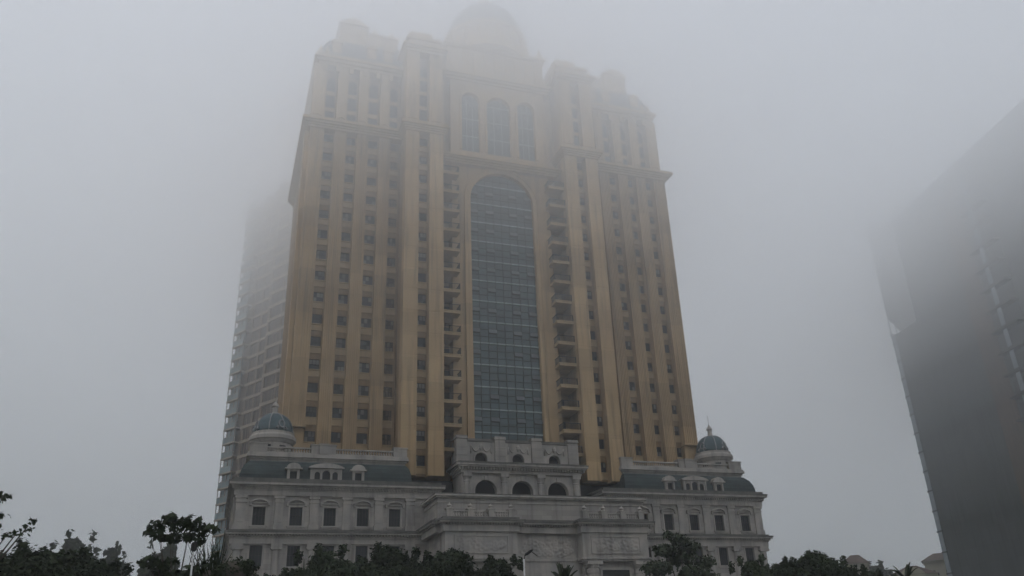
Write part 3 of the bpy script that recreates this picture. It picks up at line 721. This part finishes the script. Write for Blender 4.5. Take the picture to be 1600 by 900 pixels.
for k in range(32, -1, -1):
    z = 2.0 + k * AFH
    for x0, x1, y in ((6.3, 10.3, -.45), (4.2, 5.9, -.45), (15.4, 18.0, -1.3), (11.9, 14.7, -1.3)):
        if z < 10: continue
        if cnt < 100 and k < 29:
            mb = MB(); mb.box(x0, x1, y - .1, y, z + .12, z + AFH - .55)
            for q in (.33, .66): mb.box(x0 + (x1 - x0) * q - .04, x0 + (x1 - x0) * q + .04, y, y + .06, z + .12, z + AFH - .55, 1)
            mb.build('window', ['aptg', 'apt'], A); cnt += 1
        else: sb.box(x0, x1, y - .1, y, z + .12, z + AFH - .55)
    if z > 10:
        if bq0 is None:
            mb = MB(); mb.box(18.9, 23.2, -3.2, .2, -.28, 0); mb.box(21.5, 23.0, -3, -2.9, 0, 2.8)
            bq0 = bq = mb.build('balcony', 'aptw', A)
            mb = MB(); mb.box(19.0, 23.1, .08, .14, .05, 1.2, 0); mb.box(23.04, 23.1, -3, .08, .05, 1.2, 0)
            mb.box(19.4, 22.9, -.5, -.44, 1.2, 2.7, 0)
            for x in (19.0, 20.4, 21.8, 23.0): mb.box(x, x + .08, .0, .15, 0, 2.8, 1)
            mb.box(19, 23.1, .05, .16, 1.2, 1.28, 1)
            mb.build('balcony_glass', ['aptb', 'apt'], bq)
        else: bq = copy_tree(bq0, A)
        bq.location = (0, 0, z)
o = sb.build('window', 'aptg', A); o['kind'] = 'stuff'

# ================================================================ RIGHT DARK BLOCK
B = thing('dark_highrise', 'dark grey high-rise with a notch halfway up, at the right edge, lost in fog', 'building', (119.3, 48.5, 0))
e1 = Vector((-.21329, -.97699, 0)); n1 = Vector((.97699, -.21329, 0)); e2 = Vector((.99164, .12903, 0)); n2 = Vector((-.12903, .99164, 0))
def obox(mb, u, v, a0, a1, b0, b1, z0, z1, mi=0):
    n = len(mb.v)
    for z in (z0, z1):
        for a, b in ((a0, b0), (a1, b0), (a1, b1), (a0, b1)): p = (u * a + v * b) * 1.35; mb.v.append((p.x, p.y, max(0, z * 1.35 - .56)))
    for q in ((0, 3, 2, 1), (4, 5, 6, 7), (0, 1, 5, 4), (1, 2, 6, 5), (2, 3, 7, 6), (3, 0, 4, 7)): mb.face(tuple(n + k for k in q), mi)
mb = MB(); obox(mb, e1, n1, 0, 46, 0, 40, 0, 54.7); mb.build('lower_block', 'slab', B)
mb = MB(); d3 = Vector((.83, .558, 0)); obox(mb, e2, d3, 0, 80, .02, 30, 58.6, 80); obox(mb, e2, d3, 8, 80, 2, 30, 80, 90)
obox(mb, e1, n1, 8.5, 46, .02, 40, 54.72, 75)
mb.build('upper_block', 'slab', B)
mb = MB(); obox(mb, e2, d3, 12, 60, 6, 28, 54.7, 58.6)
for q in (.5, 2.2, 3.9, 5.6, 7.3): obox(mb, e2, n2, q, q + .12, .3, .45, 54.7, 58.6)
obox(mb, e2, n2, .3, 9, .3, .4, 54.7, 55.6); mb.build('sky_lobby', 'steel', B)
mb = MB()
for k in range(16): obox(mb, e1, n1, -.12, 1.5, -.12, 0, 2 + k * 3.4, 2.25 + k * 3.4, 1)
obox(mb, e1, n1, .1, 1.3, -.06, 0, 0, 54.5); mb.build('edge_glazing', ['steel', 'slab'], B)
mb = MB(); obox(mb, e1, n1, 22.5, 27.0, -.05, 0, 0, 71.5); mb.build('cladding_strip', 'rust', B)
for k in range(6, 21):
    mb = MB()
    obox(mb, e1, n1, 27.5, 33.5, -1.3, 0, .4 + k * 3.4, .7 + k * 3.4, 1); obox(mb, e1, n1, 27.6, 33.4, -.1, 0, 1.0 + k * 3.4, 3.2 + k * 3.4, 1)
    bb = mb.build('balcony', ['steel', 'metal'], B)
    mb = MB(); obox(mb, e1, n1, 30.2, 31.1, -1.36, -1.3, .9 + k * 3.4, 3.6 + k * 3.4, 0)
    mb.build('glazed_screen', 'steel', bb)
# ================================================================ FAR HOUSES
def house(x, y, w_, d_, h, label, m, rz=0, dome=False):
    t = thing('house', label, 'house', (x, y, 0), rz)
    mb = MB(); mb.box(-w_ / 2, w_ / 2, -d_ / 2, d_ / 2, 0, h); mb.box(-w_ / 2 - .3, w_ / 2 + .3, -d_ / 2 - .3, d_ / 2 + .3, h - .5, h); mb.build('wall', m, t)
    mb = MB(); mb.loft([[(-w_ / 2 - .6, -d_ / 2 - .6, h), (w_ / 2 + .6, -d_ / 2 - .6, h), (w_ / 2 + .6, d_ / 2 + .6, h), (-w_ / 2 - .6, d_ / 2 + .6, h)],
                        [(-.9, -.3, h + 2.0), (.9, -.3, h + 2.0), (.9, .3, h + 2.0), (-.9, .3, h + 2.0)]]); mb.build('roof', 'tile', t)
    for i in range(int(h // 3.3)):
        for q in (-.28, .28):
            mb = MB(); mb.box(w_ * q - .7, w_ * q + .7, -d_ / 2 - .04, -d_ / 2, 1 + i * 3.3, 2.5 + i * 3.3); mb.box(w_ * q - .8, w_ * q + .8, -d_ / 2 - .12, -d_ / 2, .9 + i * 3.3, 1 + i * 3.3, 1); mb.build('window', ['glass', 'white'], t)
    if dome:
        mb = MB(); mb.prism([(-2.6 * math.cos(math.pi * i / 14), h - .8 + 2.3 * math.sin(math.pi * i / 14)) for i in range(15)], -d_ / 2 - .5, d_ / 2 - .2)
        mb.build('vaulted_gable', 'housey', t)
    return t
house(100.4, 55.3, 5, 4.6, 18.9, 'small pale house with brown hipped roof beyond the trees right of the podium', 'house', -.78)
house(106.2, 44.8, 9, 8, 15.4, 'yellowish house with round vaulted gable beside the dark high-rise', 'housey', -.78, True)
house(141.2, 72.3, 7, 7, 21.4, 'pale house with brown hipped roof half hidden by the dark high-rise', 'house', -.78)

# ================================================================ VEGETATION
def leaves(clusters, n, size, seed=0, flat=.5, long=1.7):
    """clusters: (x,y,z,r[,rz]) ; n leaves per unit radius^2"""
    rr = np.random.default_rng(seed); V = []; Fc = []; base = 0
    for c in clusters:
        x, y, z, r = c[:4]; rz = c[4] if len(c) > 4 else r * .75
        k = max(8, int(n * r * r))
        d = rr.normal(size=(k, 3)); d /= np.linalg.norm(d, axis=1)[:, None]
        rad = rr.uniform(.12, 1, k) ** .5 * (1 + (rr.random(k) < .12) * rr.uniform(0, .3, k))
        rad *= 1 + .18 * np.sin(d[:, 0] * 7 + x) * np.cos(d[:, 1] * 6 + d[:, 2] * 5 + y)
        p = d * rad[:, None] * np.array([r, r, rz]) + np.array([x, y, z])
        nrm = d * .7 + rr.normal(size=(k, 3)) * .6 + np.array([0, 0, flat]); nrm /= np.linalg.norm(nrm, axis=1)[:, None]
        t = np.cross(nrm, rr.normal(size=(k, 3))); t /= np.linalg.norm(t, axis=1)[:, None]; b = np.cross(nrm, t)
        s = (size * rr.uniform(.6, 1.35, k))[:, None]
        q = np.stack([p - t * s * long / 2, p + b * s * .5 - t * s * .1, p + t * s * long / 2, p - b * s * .5 - t * s * .1], 1).reshape(-1, 3)
        V.append(q); Fc.append(np.arange(4 * k).reshape(-1, 4) + base); base += 4 * k
    return np.concatenate(V), np.concatenate(Fc)
def leaf_mesh(name, clusters, n, size, m, seed=0, flat=.5, long=1.7):
    V, Fc = leaves(clusters, n, size, seed, flat, long)
    me = bpy.data.meshes.new(name); me.from_pydata(V.tolist(), [], Fc.tolist()); me.materials.append(M[m]); return me
def dense_clusters(H, W, seed, nc=34, low=.25):
    rr = random.Random(seed); out = []
    for i in range(nc):
        a = rr.uniform(0, 2 * math.pi); t = rr.uniform(low, .97)
        wr = W * math.sin(math.pi * min(1, (t - low + .16) / (1.16 - low)) ** .8) * rr.uniform(.45, .95)
        r = rr.uniform(.17, .30) * W * (1.25 - t * .5)
        out.append((wr * math.cos(a), wr * math.sin(a), H * t, r, r * .7))
    for i in range(10):     # small sprigs breaking the outline
        a = rr.uniform(0, 2 * math.pi); t = rr.uniform(.85, 1.04); wr = W * rr.uniform(.1, .65)
        out.append((wr * math.cos(a), wr * math.sin(a), H * t, W * .07, W * .10))
    return out
def make_tree(name, label, cat, loc, clusters, n, size, m, H, seed=0, group=None, flat=.5, long=1.7, trunk_r=.22, limb=10):
    t = thing(name, label, cat, loc, 0, group)
    mb = MB(); mb.tube([(0, 0, 0), (.1, .05, H * .22), (-.05, .1, H * .45), (.1, 0, H * .75)], [trunk_r, trunk_r * .8, trunk_r * .6, trunk_r * .2], 8)
    for c in clusters[:limb]:
        mb.tube([(0, .05, H * .3), (c[0] * .45, c[1] * .45, H * .3 + (c[2] - H * .3) * .6), (c[0], c[1], c[2])], [trunk_r * .4, trunk_r * .25, trunk_r * .1], 5)
    mb.build('trunk', 'bark', t)
    o = bpy.data.objects.new('crown', leaf_mesh('crown', clusters, n, size, m, seed, flat, long)); C.objects.link(o); o.parent = t
    return t
def place(src, label, loc, sc, rz, group=None, name=None):
    t = copy_tree(src); t.location = loc; t.scale = sc; t.rotation_euler.z = rz; t['label'] = label
    if group: t['group'] = group
    return t
G1 = 'dark trees in front of the podium'
protos = []
tA = make_tree('leafy_tree', 'dark dense tree before the left podium wing, left of the centre clump', 'tree', (-31.0, -49.4, 0), dense_clusters(8.5, 4.8, 1, 70), 850, .165, 'leaf', 9, 1, G1)
tB = make_tree('leafy_tree', 'dark dense tree before the sloping corner between podium wing and entrance', 'tree', (-26.6, -48.4, 0), dense_clusters(8.9, 4.6, 2, 70), 850, .165, 'leaf', 9.4, 2, G1)
tC = make_tree('leafy_tree', 'dark dense tree before the left entrance pavilion', 'tree', (-22.9, -49.6, 0), dense_clusters(8.6, 4.4, 3, 64), 850, .165, 'leaf', 9.1, 3, G1)
place(tA, 'dark tree left of the street lamp, before the blank entrance wall', (-20.0, -51.5, 0), (.82, .82, .91), 2.1)
place(tC, 'low dark tree between the left podium windows and the spiky palm', (-33.6, -53.5, 0), (.8, .8, .82), 1.0)
place(tB, 'dark tree before the left entrance pavilion, just left of its tallest neighbour', (-24.6, -52.5, 0), (.7, .7, .82), 5.2)
place(tA, 'dark tree under the middle left podium windows', (-29.0, -53.0, 0), (.75, .75, .82), 3.9)
G2 = 'dark trees at the lower left'
place(tB, 'dark bushy tree at the bottom left corner', (-48.6, -62.5, 0), (.95, .95, .76), 1.3, G2)
place(tA, 'tallest dark bushy tree of the lower left clump', (-46.4, -63.2, 0), (.95, .95, .82), 4.3, G2)
place(tC, 'dark bushy tree on the right of the lower left clump', (-44.2, -61.5, 0), (.85, .85, .79), 3.1, G2)
place(tB, 'low dark tree sloping down to the right of the lower left clump', (-42.6, -58.0, 0), (.75, .75, .64), .4, G2)
place(tC, 'dark tree in the middle of the lower left clump', (-45.3, -60.5, 0), (.9, .9, .80), 2.2, G2)
place(tA, 'dark tree low behind the bottom left corner of the clump', (-49.5, -59.0, 0), (.95, .95, .84), 5.9, G2)
G3 = 'dark trees at the lower right'
place(tA, 'dark tree before the right end of the podium', (-4.4, -59.0, 0), (.7, .7, .81), 5.3, G3)
place(tB, 'dark tree with pointed top right of the podium corner', (-1.9, -58.6, 0), (.7, .7, .77), 2.6, G3)
place(tC, 'tallest dark tree of the lower right row', (.3, -58.8, 0), (.85, .85, .87), .8, G3)
place(tA, 'dark tree before the small pale house', (2.6, -58.6, 0), (.62, .62, .78), 3.6, G3)
place(tB, 'low dark tree at the right end of the lower right row', (5.0, -58.8, 0), (.62, .62, .70), 5.0, G3)
# loose grey-green tree at the right pavilion
cl = [(0, 0, 9.6, .8, .5), (1.0, .3, 9.1, .9, .5), (-1.3, 0, 8.9, 1.0, .5), (.3, .6, 8.4, 1.2, .6), (2.0, 0, 8.0, .9, .5), (-2.0, .3, 7.6, 1.2, .55), (.6, -.5, 7.2, 1.3, .6),
      (2.4, .4, 6.8, 1.0, .5), (-1.2, -.3, 6.4, 1.4, .6), (1.3, 0, 5.9, 1.5, .6), (-2.6, 0, 6.2, .9, .4), (0, 0, 5.2, 1.7, .7), (2.8, 0, 5.6, .9, .4), (-.5, .6, 10.1, .5, .35)]
make_tree('loose_tree', 'loose grey-green tree standing before the right podium wing', 'tree', (-4.6, -49.8, 0), cl, 330, .20, 'leaf3', 10, 8)
# broadleaf tree beside the apartment block
cl = [(-1.05, 0, 6.55, .42, .26), (-.55, .1, 6.85, .40, .25), (-.2, 0, 6.6, .36, .25), (.35, 0, 6.75, .45, .32), (.75, .1, 6.45, .40, .26), (1.25, 0, 6.5, .32, .16), (.25, 0, 6.2, .35, .2), (-.35, .1, 6.2, .38, .22),
      (-.9, .1, 6.25, .3, .18), (.85, 0, 6.1, .28, .18), (-1.35, 0, 6.35, .2, .14), (-1.2, 0, 5.45, .45, .26), (-.7, .1, 5.25, .4, .22), (-.3, 0, 5.45, .3, .16), (-.2, .2, 4.85, .55, .28), (.5, 0, 4.9, .6, .35), (-.8, 0, 4.6, .5, .22), (.1, 0, 4.4, .8, .4), (-1.5, .1, 4.35, .45, .18), (.9, .2, 5.2, .4, .25), (1.1, 0, 4.5, .7, .35), (-.5, 0, 3.8, .9, .4)]
make_tree('broadleaf_tree', 'tree with flat layered clusters of broad leaves, beside the apartment block', 'tree', (-39.65, -73.9, 0), [(c[0] * .82, c[1], c[2] + (.12 if c[2] > 6 else 0), c[3] * .9, c[4]) for c in cl], 520, .17, 'leaf2', 6.2, 9, flat=.9, trunk_r=.08, limb=14, long=1.7)
# branches at the left edge
cl = [(1.35, .1, 4.75, .16, .22), (1.15, 0, 4.55, .14, .12), (.95, .05, 4.52, .12, .08), (.75, 0, 5.35, .2, .12), (.7, 0, 4.95, .25, .13), (.6, 0, 4.7, .25, .14), (.5, 0, 4.4, .3, .14), (.62, 0, 4.25, .25, .12), (.2, 0, 5.1, .4, .3), (-.3, .2, 5.6, .7, .5), (0, 0, 4.4, .6, .4), (-.8, 0, 4.6, .8, .5)]
make_tree('roadside_tree', 'near tree whose leafy branches enter at the left edge', 'tree', (-43.75, -87.3, 0), cl, 900, .075, 'leaf2', 5, 12, flat=.4, trunk_r=.12, limb=12)
# far faded trees
cl = dense_clusters(24, 7.5, 21, 40, .3)
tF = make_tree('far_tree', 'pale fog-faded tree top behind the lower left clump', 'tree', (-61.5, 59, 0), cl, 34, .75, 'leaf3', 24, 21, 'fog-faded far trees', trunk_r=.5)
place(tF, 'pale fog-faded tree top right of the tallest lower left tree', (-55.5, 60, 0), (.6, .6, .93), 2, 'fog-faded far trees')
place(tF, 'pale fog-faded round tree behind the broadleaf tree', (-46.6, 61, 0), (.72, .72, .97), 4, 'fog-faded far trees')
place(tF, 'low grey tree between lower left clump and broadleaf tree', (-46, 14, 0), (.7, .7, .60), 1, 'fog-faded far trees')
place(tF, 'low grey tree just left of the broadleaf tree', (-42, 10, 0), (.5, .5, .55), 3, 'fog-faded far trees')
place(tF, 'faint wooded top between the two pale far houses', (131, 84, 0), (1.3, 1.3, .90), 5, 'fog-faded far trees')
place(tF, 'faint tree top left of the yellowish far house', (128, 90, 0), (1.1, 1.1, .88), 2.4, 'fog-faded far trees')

def ball_bush(label, loc, r, h, seed):
    t = thing('clipped_shrub', label, 'shrub', loc); rr = random.Random(seed)
    cl = [(0, 0, h - r, r * .93, r * .93)] + [(rr.uniform(-.6, .6) * r, rr.uniform(-.6, .6) * r, h - r + rr.uniform(.2, .8) * r, r * .35, r * .3) for _ in range(9)]
    o = bpy.data.objects.new('crown', leaf_mesh('crown', cl, 1500, .10, 'leaf', seed)); C.objects.link(o); o.parent = t
    mb = MB(); mb.tube([(0, 0, 0), (0, 0, h - r)], .1, 6); mb.lathe(0, 0, [(r * .2, h - 1.8 * r), (r * .75, h - 1.4 * r), (r * .85, h - r), (r * .7, h - .45 * r), (r * .2, h - .15 * r)], 10); mb.build('trunk', 'bark', t)
ball_bush('rounded dark shrub before the lowest left podium window', (-37.6, -69.5, 0), 1.15, 6.1, 4)
ball_bush('smaller rounded shrub right of the big rounded one', (-36.3, -68.6, 0), .7, 5.45, 5)

def palm(label, loc, h, n, L, spread, seed, m='leaf', cat='palm', stiff=1.0):
    t = thing('palm_tree', label, cat, loc); rr = random.Random(seed)
    mb = MB(); mb.tube([(0, 0, 0), (.1, 0, h * .5), (0, 0, h)], [.16, .13, .12], 8)
    mb.build('trunk', 'bark', t)
    mb = MB()
    for i in range(n):
        a = 2 * math.pi * i / n + rr.uniform(-.2, .2); e = rr.uniform(.35, 1.35) * spread
        d = Vector((math.cos(a), math.sin(a), 0)); pts = []
        for j in range(9):
            u = j / 8; pts.append(Vector((0, 0, h)) + d * (L * u * math.sin(e)) + Vector((0, 0, L * u * math.cos(e) - .55 * L * u * u * math.sin(e) / stiff)))
        mb.tube(pts, [.018] * 8 + [.006], 4)
        for j in range(1, 9):
            p0 = pts[j]; tang = (pts[j] - pts[j - 1]).normalized(); side = tang.cross(Vector((0, 0, 1))).normalized()
            for ss in (-1, 1):
                for q in (0, .25, .5, .75):
                    pp = pts[j - 1].lerp(pts[j], q + .25); tip = pp + (side * ss * .6 + tang * .55 - Vector((0, 0, .25))) * (L * .2 * (1.1 - abs(j / 8 - .45)))
                    k = len(mb.v); mb.v += [pp, pp.lerp(tip, .5) + Vector((0, 0, .03)) + tang * .014, tip, pp.lerp(tip, .5) - tang * .014]; mb.face((k, k + 1, k + 2, k + 3))
    mb.build('fronds', m, t, fix=False)
palm('green feathery palm before the right end of the blank entrance wall', (-19.6, -62.6, 0), 5.35, 16, 1.45, .7, 1, 'leaf3')
palm('thin palm with spread fronds at the right end of the lower right trees', (8.9, -57.8, 0), 5.9, 12, 1.5, .9, 2, 'leaf3')
def spiky(label, loc, h, n, L, seed):
    t = thing('spiky_plant', label, 'plant', loc); rr = random.Random(seed); mb = MB(); mb.tube([(0, 0, 0), (0, 0, h)], [.2, .3], 8); mb.build('trunk', 'bark', t)
    mb = MB()
    for i in range(n):
        a = rr.uniform(0, 2 * math.pi); e = rr.uniform(.02, .55); d = Vector((math.cos(a) * math.sin(e), math.sin(a) * math.sin(e), math.cos(e))); b0_ = Vector((rr.uniform(-.5, .5), rr.uniform(-.3, .3), h - rr.uniform(0, .8)))
        mb.tube([b0_, b0_ + d * L * .6, b0_ + d * L * rr.uniform(.9, 1.15) + Vector((d.x, d.y, 0)) * .2], [.03, .025, .006], 4)
    mb.build('blades', 'leaf', t)
spiky('tall spiky plant between the broadleaf tree and the rounded shrub', (-38.55, -69.0, 0), 5.6, 60, 1.35, 3)
spiky('spiky dark plant before the second lower podium window', (-33.0, -57.5, 0), 6.2, 40, 1.3, 4)

# ================================================================ LAMPS
t = thing('street_lamp', 'white street lamp post with dark angled head before the entrance wall', 'street lamp', (-23.35, -66.6, 0))
mb = MB(); mb.tube([(0, 0, 0), (0, 0, 6.35)], [.06, .035], 8); mb.lathe(0, 0, [(.16, 0), (.16, .5), (.07, .6)], 10); mb.build('pole', 'pole', t)
mb = MB(); mb.tube([(0, 0, 6.3), (.1, 0, 6.62), (.35, 0, 6.78), (.75, 0, 6.5)], .02, 5); mb.build('arm', 'metal', t)
mb = MB(); mb.loft([[(x, -wd, z - th), (x, wd, z - th), (x, wd, z + th), (x, -wd, z + th)] for x, z, wd, th in ((.05, 6.52, .03, .02), (.2, 6.6, .11, .06), (.38, 6.74, .13, .07), (.5, 6.8, .05, .03))]); mb.build('lamp_head', 'metal', t)
t = thing('globe_lamp', 'dark capped lamp on a slim post under the broadleaf tree', 'street lamp', (-39.05, -78.9, 0))
mb = MB(); mb.tube([(0, 0, 0), (0, 0, 5.25)], [.05, .025], 8); mb.lathe(0, 0, [(.14, 0), (.14, .4), (.06, .5)], 10); mb.build('post', 'pole', t)
mb = MB(); mb.lathe(0, 0, [(.04, 5.2), (.095, 5.25), (.10, 5.42), (.08, 5.48), (.03, 5.51)], 14); mb.build('lamp_cap', 'metal', t)

# ================================================================ AIR
def air(name, z0, z1, dens, half=2500, col=(.925, .942, .955)):
    mb = MB(); mb.box(-half, half, -half, half, z0, z1)
    m = bpy.data.materials.new(name); m.use_nodes = True; N = m.node_tree.nodes; N.remove(N['Principled BSDF'])
    v = N.new('ShaderNodeVolumePrincipled'); v.inputs['Color'].default_value = (*col, 1); v.inputs['Density'].default_value = dens; v.inputs['Anisotropy'].default_value = .25
    m.node_tree.links.new(v.outputs[0], N['Material Output'].inputs['Volume'])
    o = mb.build(name, m); struct(o, 'stuff'); return o
air('haze', -1, 124, .0008)
air('low_cloud', 26, 123.8, .0022, 2490)
air('low_cloud', 46, 123.7, .004, 2485)
air('low_cloud', 60, 123.6, .010, 2480)
air('low_cloud', 72, 123.4, .012, 2470)
air('low_cloud', 84, 123.2, .010, 2460)
